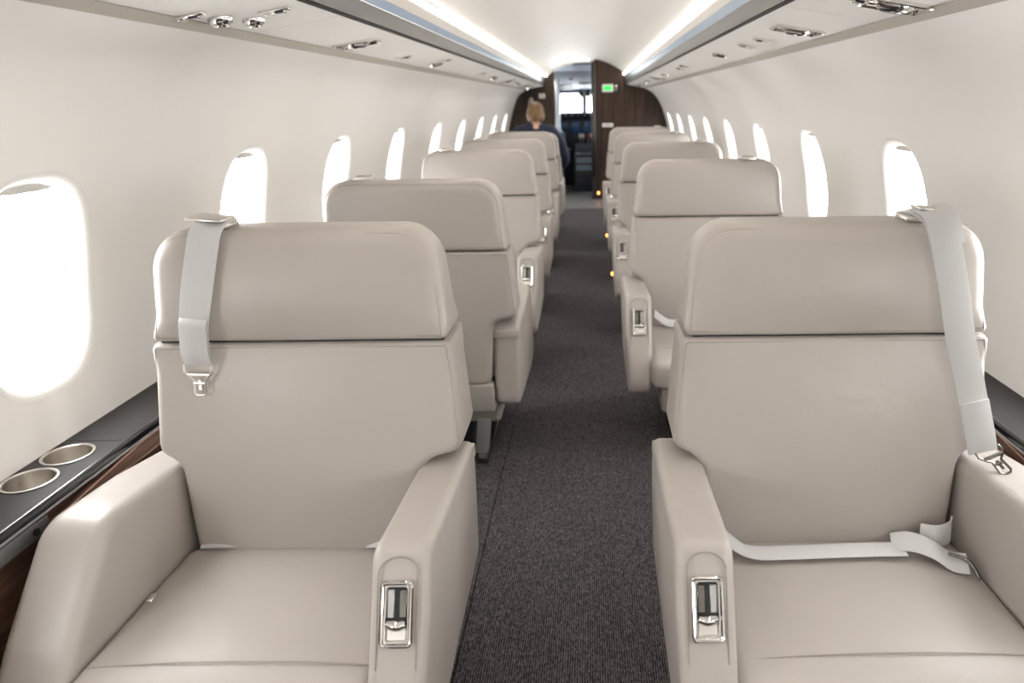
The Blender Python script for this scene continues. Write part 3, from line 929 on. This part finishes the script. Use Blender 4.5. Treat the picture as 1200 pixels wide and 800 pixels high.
    for ins, off in ((.0085, lift+.006), (.010, lift+.002), (.010, lift-.002)):
        lay.append([face(math.copysign(max(0, abs(p.x)-ins), p.x), cy_+math.copysign(max(0, abs(p.y-cy_)-ins), p.y-cy_), off) for p in P])
    b = MB(); b.loft(lay, True, False)
    rail = [face(p.x*.93, cy_+(p.y-cy_)*.965, lift+.005) for p in P]
    b.tube(rail + [rail[0]], .0042, 8, False); lt = b.build('latch_panel', 'chrome', root)
    def plate(u0, u1, t0, t1, o0, o1, mt, nm):
        b = MB(); b.rbox(u0, u1, t0, t1, o0, o1, .0015, 1, lambda p: face(p.x, p.y, p.z)); return b.build(nm, mt, lt)
    plate(-W+.008, W-.008, T0+.008, T1-.008, lift-.006, lift-.001, 'black', 'recess')
    plate(-.018, -.005, T0+.014, T0+.064, lift-.002, lift+.003, 'alu', 'slide_plate')
    plate(.004, .018, T0+.014, T0+.064, lift-.002, lift+.003, 'darkmetal', 'slide_plate')
    b = MB()
    b.tube([face(-.018+.036*k/8, T0+.073+.004*math.sin(math.pi*k/8), lift+.006) for k in range(9)], [.006+.004*math.sin(math.pi*k/8) for k in range(9)], 10); b.build('thumb_catch', 'chrome', lt)
    plate(-.018, .018, T0+.082, T0+.104, lift-.002, lift+.002, 'steel', 'lower_plate')
    # window armrest: softer, rolling down in front
    wo = rpoly([(.190, .612, .025), (.200, .285, .03), (-.30, .235, .06), (-.485, .255, .09), (-.405, .450, .35), (-.210, .656, .10), (.0, .642, .3)], 8)
    mb = MB(); pad(mb, wo, -.456, -.314, lambda u, v, w: Vector((m*w, u, v)), .030, .030, .0, .004, n=120, rings=7, center=(-.10, .44), seg=7)
    mb.build('armrest', 'leather', root)
    # seat body and skirt, legs and floor rails
    b = MB(); b.rbox(-.275, .262, -.46, .12, .17, .33, .02, 3, lambda p: S(p.x, p.y, p.z)); b.build('seat_body', 'shell', root)
    b = MB(); b.rbox(-.255, .255, .12, .225, .265, .388, .012, 3, lambda p: S(p.x, p.y, p.z)); b.build('rear_skirt', 'shell', root)
    b = MB(); b.rbox(.257, .3655, .140, .2025, .575, .612, .006, 3, lambda p: S(p.x+dx, p.y, p.z)); b.build('arm_cap', 'leather', root)
    for x in (-.20, .19):
        for y in (-.36, .10):
            b = MB(); b.rbox(x-.028, x+.028, y-.03, y+.03, .028, .19, .008, 2, lambda p: S(p.x + (p.z-.19)*.12, p.y, p.z)); b.build('leg', 'alu', root)
        b = MB(); b.rbox(x-.035, x+.015, -.42, .17, .0005, .03, .006, 2, lambda p: S(p.x, p.y, p.z)); b.build('floor_rail', 'darkmetal', root)
    b = MB(); b.rbox(-.14, .13, -.30, .09, .0305, .185, .01, 2, lambda p: S(p.x, p.y, p.z)); b.build('drive_box', 'black', root)
    # belt guide on the crown of the headrest
    yy = yfront(1.186)
    b = MB(); b.rbox(-.215, -.145, yy+.01, yy+.075, 1.186, 1.200, .004, 2, lambda p: S(p.x, p.y, p.z)); g = b.build('belt_guide', 'steel', root)
    b = MB(); b.rbox(-.205, -.155, yy+.02, yy+.065, 1.198, 1.203, .002, 1, lambda p: S(p.x, p.y, p.z)); b.build('guide_roller', 'alu', g)
    return root

def copy_tree(o, parent=None):
    c = o.copy(); col.objects.link(c); c.parent = parent
    for ch in list(o.children): copy_tree(ch, c)
    return c
GROUP = 'leather cabin seats beside the aisle'
def make_seat(x, y, rz, label, proto):
    s = copy_tree(proto)
    s.name = 'cabin_seat'
    s.location = (x, y, 0); s.rotation_euler = (0, 0, rz)
    tag(s, label, 'seat', GROUP)
    return s
A_ = empty('cabin_seat', (-.612, 1.40, 0)); seat_parts(A_, 1)
tag(A_, 'taupe leather seat nearest the camera on the left, short belt hanging from its headrest', 'seat', GROUP)
B_ = empty('cabin_seat', (.628, 1.405, 0)); seat_parts(B_, -1, .046, 1.03)
tag(B_, 'taupe leather seat nearest the camera on the right, long shoulder belt across its back', 'seat', GROUP)
PI = math.pi
L2 = empty('cabin_seat', (-.590, 2.74, 0), PI); seat_parts(L2, -1)
tag(L2, 'taupe leather seat on the left turned away, its back shell towards the camera', 'seat', GROUP)
L3 = make_seat(-.600, 3.98, 0, 'taupe leather seat on the left just beyond the seat turned away', A_)
L4 = make_seat(-.605, 5.22, 0, 'taupe leather seat on the left, fourth from the camera', A_)
L5 = make_seat(-.610, 6.58, 0, 'taupe leather seat on the left just this side of the blond person', A_)
L6 = make_seat(-.612, 7.75, PI, 'forward facing leather seat on the left in which the person sits', L2)
L6.scale = (1, 1, .962)
R2 = make_seat(.620, 3.15, 0, 'taupe leather seat on the right, second from the camera', B_)
R3 = make_seat(.615, 4.62, 0, 'taupe leather seat on the right, third from the camera', B_)
R4 = make_seat(.610, 6.10, 0, 'taupe leather seat on the right, fourth from the camera', B_)
R5 = make_seat(.600, 7.50, 0, 'taupe leather seat on the right farthest from the camera, below the exit sign', B_)

# amber aisle lights low on two right seats
for st, yo in ((R3, .10), (R4, .10)):
    b = MB(); b.lathe([(.001, .012), (.010, .010), (.014, 0)], 12, lambda p: Vector((-.404-p.z, yo+p.x, .30+p.y)))
    b.build('aisle_light', 'amber', st)

# ------------------------------------------------------------------ belts on the two nearest seats
def backpt(lx, z, off=.0): return Vector((lx, yfront(z)-off, z))
# left seat: short strap with stitched end and tongue
wd = Vector((1, 0, 0))
yt = yfront(1.186)
pts = [Vector((-.165, yt+.07, 1.20400)), Vector((-.167, yt+.02, 1.20900)), Vector((-.172, yt-.022, 1.19200)), Vector((-.180, yfront(1.15)-.034, 1.15)),
       Vector((-.200, yfront(1.06)-.040, 1.06)), Vector((-.215, yfront(.99)-.040, .99)), Vector((-.222, yfront(.93)-.036, .925)), Vector((-.224, yfront(.90)-.030, .892))]
b = MB(); ribbon(b, [(p, (1, 0, -.10), .070 - .014*max(0, (i-28)/20)) for i, p in enumerate(smooth_path(pts, 7))], .07, .0022)
sb = b.build('shoulder_belt', 'web', A_); sb['label'] = 'silver grey shoulder belt with metal tongue'
b = MB(); b.rbox(-.216, -.138, yt-.020, yt+.050, 1.20900, 1.21700, .003, 2, lambda p: Vector((p.x, p.y, p.z - .004*((p.x+.176)/.04)))); b.build('belt_clip', 'steel', sb)
pts2 = [Vector((-.211, yfront(1.0)-.046, 1.003)), Vector((-.2115, yfront(1.0)-.055, .990)), Vector((-.216, yfront(.96)-.050, .96)), Vector((-.221, yfront(.92)-.044, .92)), Vector((-.2225, yfront(.893)-.030, .893))]
b = MB(); ribbon(b, [(p, (1, 0, -.10)) for p in smooth_path(pts2, 5)], .060, .004); b.build('stitched_end', 'web', sb)
def tongue(par, c, ux, uz, s=1.0, mt='steel'):
    """flat metal belt tongue: shoulder bar, neck and slotted blade; ux across, uz towards the strap"""
    ux = Vector(ux).normalized(); uz = Vector(uz).normalized(); n = ux.cross(uz)
    P = lambda a, b_, d=0: Vector(c) + (ux*a + uz*b_ + n*d)*s
    outer = [(-.030, .030), (-.032, .016), (-.022, .004), (-.012, -.004), (-.014, -.034), (-.009, -.040), (.009, -.040), (.014, -.034), (.012, -.004), (.022, .004), (.032, .016), (.030, .030)]
    b = MB(); b.tube([P(*p) for p in outer], .0032*s, 8)
    b.tube([P(-.024, .008), P(.024, .008)], .0045*s, 8); b.tube([P(-.012, -.012), P(.012, -.012)], .004*s, 8)
    b.rbox(-.010, .010, -.028, -.004, -.0016, .0016, .0005, 1, lambda p: P(p.x*.35, p.y, p.z))
    return b.build('belt_tongue', mt, par)
tongue(sb, (-.226, yfront(.86)-.026, .862), (1, 0, -.06), (-.02, .17, 1), 1.0)
# lap belt ends of the left seat
b = MB(); ribbon(b, [(p, (0, 1, .1)) for p in smooth_path([(-.275, .004, .447), (-.24, .002, .450), (-.20, .008, .447), (-.17, .025, .44)], 6)], .03, .003); lb = b.build('lap_belt', 'web', A_)
b = MB(); ribbon(b, [(p, (-.25, 1, .25)) for p in smooth_path([(.12, .012, .446), (.16, -.002, .455), (.20, -.018, .462), (.235, -.03, .474), (.262, -.035, .49)], 6)], .045, .003); b.build('lap_belt', 'web', A_)
b = MB(); b.rbox(-.281, -.268, -.21, -.185, .452, .460, .002, 1); b.build('belt_anchor', 'steel', A_)

# right seat: long shoulder belt
g0 = .205
pts = [Vector((.180, yt+.08, 1.20600)), Vector((.188, yt+.03, 1.21200)), Vector((.200, yt-.020, 1.19900)), Vector((.216, yfront(1.15)-.034, 1.150)), Vector((.240, yfront(1.05)-.042, 1.05)),
       Vector((.266, yfront(.945)-.040, .945)), Vector((.293, yfront(.86)-.034, .86)), Vector((.318, yfront(.767)-.034, .767)), Vector((.334, yfront(.70)-.034, .705))]
b = MB(); ribbon(b, [(p, (1, 0, .24)) for p in smooth_path(pts, 7)], .066, .0022)
sb2 = b.build('shoulder_belt', 'web', B_); sb2['label'] = 'long silver grey shoulder belt'
b = MB(); b.rbox(.166, .222, yt-.004, yt+.050, 1.21200, 1.22000, .003, 2, lambda p: Vector((p.x, p.y, p.z-.003*((p.x-.2)/.04)))); b.build('belt_clip', 'steel', sb2)
b = MB(); ribbon(b, [(p, (1, 0, .22)) for p in smooth_path([(.196, yt+.02, 1.21950), (.204, yt-.022, 1.20800), (.213, yfront(1.165)-.040, 1.168), (.218, yfront(1.15)-.042, 1.146)], 5)], .072, .004); b.build('strap_loop', 'web', sb2)
b = MB(); ribbon(b, [(p, (1, 0, .24)) for p in smooth_path([(.3125, yfront(.79)-.037, .790), (.325, yfront(.74)-.037, .742), (.335, yfront(.70)-.038, .702), (.342, yfront(.675)-.038, .672)], 5)], .066, .006); b.build('stitched_end', 'web', sb2)
tongue(sb2, (.352, yfront(.66)-.070, .672), (1, .2, .30), (-.45, .45, .55), .95, 'darkmetal')
# right seat lap belt
lap = smooth_path([(-.292, -.018, .484), (-.268, -.024, .482), (-.235, -.050, .466), (-.195, -.070, .457), (-.10, -.072, .458), (.02, -.068, .459), (.10, -.066, .459), (.155, -.07, .462)], 6)
n_ = len(lap)
b = MB(); ribbon(b, [(p, (0, 1, .9 - .85*min(1, i/16))) for i, p in enumerate(lap)], .048, .003)
lb2 = b.build('lap_belt', 'web', B_); lb2['label'] = 'lap belt lying across the seat cushion'
b = MB(); ribbon(b, [(p, (.25, 1, .35)) for p in smooth_path([(.135, -.045, .462), (.17, -.06, .476), (.21, -.085, .474), (.245, -.11, .458), (.275, -.125, .462)], 6)], .055, .004); b.build('lap_belt', 'web', B_)
b = MB(); ribbon(b, [(p, (.1, .35, 1)) for p in smooth_path([(.205, -.035, .478), (.235, -.05, .482), (.270, -.04, .486), (.284, -.02, .488)], 6)], .052, .004); b.build('belt_fold', 'web', B_)
b = MB(); b.tube(smooth_path([(.245, -.095, .468), (.272, -.12, .470), (.280, -.145, .462), (.282, -.165, .452)], 5), .004, 8); b.build('belt_anchor', 'darkmetal', B_)
b = MB(); b.tube([(-.305, -.030, .470), (-.262, -.034, .468)], .009, 12); b.build('belt_anchor', 'steel', B_)
# second-row right seat lap belt
b = MB(); ribbon(b, [(p, (.2, 1, .5)) for p in smooth_path([(-.262, -.05, .50), (-.23, -.07, .478), (-.19, -.08, .460), (-.10, -.07, .458), (.0, -.06, .458)], 6)], .05, .003); b.build('lap_belt', 'web', R2)
b = MB(); b.tube(smooth_path([(.262, -.16, .50), (.235, -.14, .50), (.20, -.10, .478), (.18, -.06, .462)], 5), .012, 8); b.build('buckle_stalk', 'darkmetal', L3)

# ------------------------------------------------------------------ person, seated, back to the camera
def skin_mesh(joints, edges, root=0, sub=2):
    me = bpy.data.meshes.new('tmp'); me.from_pydata([j[:3] for j in joints], edges, [])
    o = bpy.data.objects.new('tmp', me); col.objects.link(o)
    sk = o.modifiers.new('skin', 'SKIN'); sk.use_smooth_shade = True
    for i, j in enumerate(joints):
        d = me.skin_vertices[0].data[i]
        d.radius = (j[3], j[4] if len(j) > 4 else j[3]); d.use_root = (i == root)
    ss = o.modifiers.new('sub', 'SUBSURF'); ss.levels = sub; ss.render_levels = sub
    bpy.context.view_layer.update()
    m2 = bpy.data.meshes.new_from_object(o.evaluated_get(bpy.context.evaluated_depsgraph_get()))
    bpy.data.objects.remove(o)
    return m2
def person():
    e = empty('person', (-.540, 7.80, 0))
    tag(e, 'person with short blond hair in a navy top, seated with back to the camera', 'person')
    # joints (local): pelvis at seat height, leaning a little
    J = []; E = []
    def j(x, y, z, r, r2=None, link=None):
        J.append((x, y, z, r, r2 or r)); i = len(J)-1
        if link is not None: E.append((link, i))
        return i
    pel = j(0, .02, .575, .15, .12)
    wai = j(0, .0, .77, .135, .10, pel)
    che = j(0.0, .0, 1.0, .155, .11, wai)
    up = j(0.0, .01, 1.165, .110, .085, che)
    nk = j(0.005, .025, 1.215, .058, .058, up)
    nk2 = j(0.005, .035, 1.245, .052, .054, nk)
    hd = j(0.005, .05, 1.285, .055, .06, nk2)
    hands = []
    for s in (-1, 1):
        sh = j(s*.172, .0, 1.150, .066, .066, up)
        ua = j(s*.272, .02, 1.02, .055, .055, sh)
        el = j(s*.325, .10, .83, .045, .045, ua)
        fa = j(s*.23, .25, .735, .040, .040, el)
        wr = j(s*.17, .36, .705, .027, .032, fa)
        pa = j(s*.145, .42, .690, .022, .038, wr)
        for k, (dx, ln) in enumerate(((-.030, .060), (-.010, .072), (.010, .068), (.030, .055))):
            a = j(s*.145+dx, .458, .688, .010, .010, pa)
            b_ = j(s*.145+dx*1.05, .458+ln*.55, .684, .0088, .0088, a)
            c_ = j(s*.145+dx*1.05, .458+ln, .668, .0078, .0078, b_)
        t1 = j(s*.145-s*.040, .42, .680, .011, .011, pa)
        t2 = j(s*.145-s*.060, .452, .672, .009, .009, t1)
        hip = j(s*.095, .06, .535, .092, .088, pel)
        kn = j(s*.13, .47, .535, .062, .062, hip)
        cf = j(s*.135, .50, .36, .054, .054, kn)
        an = j(s*.14, .50, .10, .036, .036, cf)
        ft = j(s*.15, .60, .045, .036, .030, an)
        j(s*.155, .68, .032, .028, .022, ft)
    me = skin_mesh(J, E, 0, 2)
    # head, added to the same mesh
    mb = MB()
    rings = []
    H = Vector((0.005, .055, 1.330))
    for i in range(1, 20):
        ph = math.pi*i/20; ring = []
        for k in range(28):
            th = 2*math.pi*k/28
            x = math.sin(ph)*math.cos(th)*.080; y = math.sin(ph)*math.sin(th)*.098; z = math.cos(ph)*.118
            if z < 0: x *= 1-.25*(z/-.118)**1.5; y = y*(1-.18*(z/-.118)) + .02*(z/-.118)
            f = math.sin(th)
            if f > .85 and -.045 < z < .012: y += .020*(f-.85)/.15*(1-abs(z+.018)/.03 if abs(z+.018) < .03 else 0)     # nose
            if f > .55 and .005 < z < .035 and .3 < abs(math.cos(th)) < .6: y -= .006                                      # eye sockets
            if f > .75 and -.078 < z < -.055: y += .004                                                                    # mouth
            ring.append(H + Vector((x, y, z)))
        rings.append(ring)
    mb.loft(rings, True, True)
    for s in (-1, 1):
        pad(mb, rpoly([(-.018, -.030, .012), (.016, -.022, .012), (.020, .030, .016), (-.014, .030, .014)]), 0, .012,
            lambda u, v, w: H + Vector((s*(.078+w+max(0, -u)*.5), u-.005, v-.008)), .004, .004, n=28, rings=3, seg=3)
    bm = bmesh.new(); bm.from_mesh(me)
    tmp = bpy.data.meshes.new('t'); tmp.from_pydata([tuple(v) for v in mb.v], [], mb.f)
    bm.from_mesh(tmp); bmesh.ops.recalc_face_normals(bm, faces=bm.faces[:])
    for f in bm.faces: f.smooth = True
    me2 = bpy.data.meshes.new('body'); bm.to_mesh(me2); bm.free()
    me2.materials.append(M['skin'])
    bo = bpy.data.objects.new('body', me2); col.objects.link(bo); bo.parent = e
    # shirt and trousers as slightly larger skins over the same joints
    def garment(name, mt, keep, grow):
        idx = {}; JJ = []; EE = []
        for i in keep: idx[i] = len(JJ); JJ.append((*J[i][:3], J[i][3]*grow+.006, J[i][4]*grow+.006))
        for a, b_ in E:
            if a in idx and b_ in idx: EE.append((idx[a], idx[b_]))
        m3 = skin_mesh(JJ, EE, 0, 2); m3.materials.append(M[mt])
        for p in m3.polygons: p.use_smooth = True
        o = bpy.data.objects.new(name, m3); col.objects.link(o); o.parent = e
        return o
    per = 5+14+2+6-1  # joints added per side
    first = 7
    side_len = (len(J)-7)//2
    sh_keep = [0, 1, 2, 3, 4]; tr_keep = [0]; shoes = []
    for k in range(2):
        b0 = 7+side_len*k
        sh_keep += [b0, b0+1, b0+2, b0+3, b0+4]
        tr_keep += [b0+side_len-6, b0+side_len-5, b0+side_len-4, b0+side_len-3]
        shoes.append([b0+side_len-3, b0+side_len-2, b0+side_len-1])
    garment('shirt', 'navy', sh_keep, 1.08)
    garment('trousers', 'trousers', tr_keep, 1.10)
    for s in shoes: garment('shoe', 'shoe', s, 1.12)
    b = MB(); b.tube([H+Vector((.064*math.cos(a)-.0, .066*math.sin(a)-.02, -.106+.012*math.sin(a))) for a in [2*math.pi*k/24 for k in range(25)]], .014, 8, False); b.build('collar', 'navy', e)
    # hair cap
    b = MB(); rings = []
    for i in range(0, 15):
        ph = math.pi*(.03+.72*i/14); ring = []
        for k in range(40):
            th = 2*math.pi*k/40
            lim = .74 if math.sin(th) < .25 else .36       # hairline higher over the face
            p2 = min(ph, math.pi*lim*(.97+.03*math.sin(7*th)))
            g = 1 + .035*math.sin(9*th+3*ph) + .02*math.sin(17*th)
            x = math.sin(p2)*math.cos(th)*.098*g; y = math.sin(p2)*math.sin(th)*.114*g; z = math.cos(p2)*.126
            ring.append(H+Vector((x, y-.004, z+.002)))
        rings.append(ring)
    b.loft(rings, True, False); ho = b.build('hair', 'hair', e)
    sm = ho.modifiers.new('thick', 'SOLIDIFY'); sm.thickness = .010; sm.offset = -1
    return e
person()
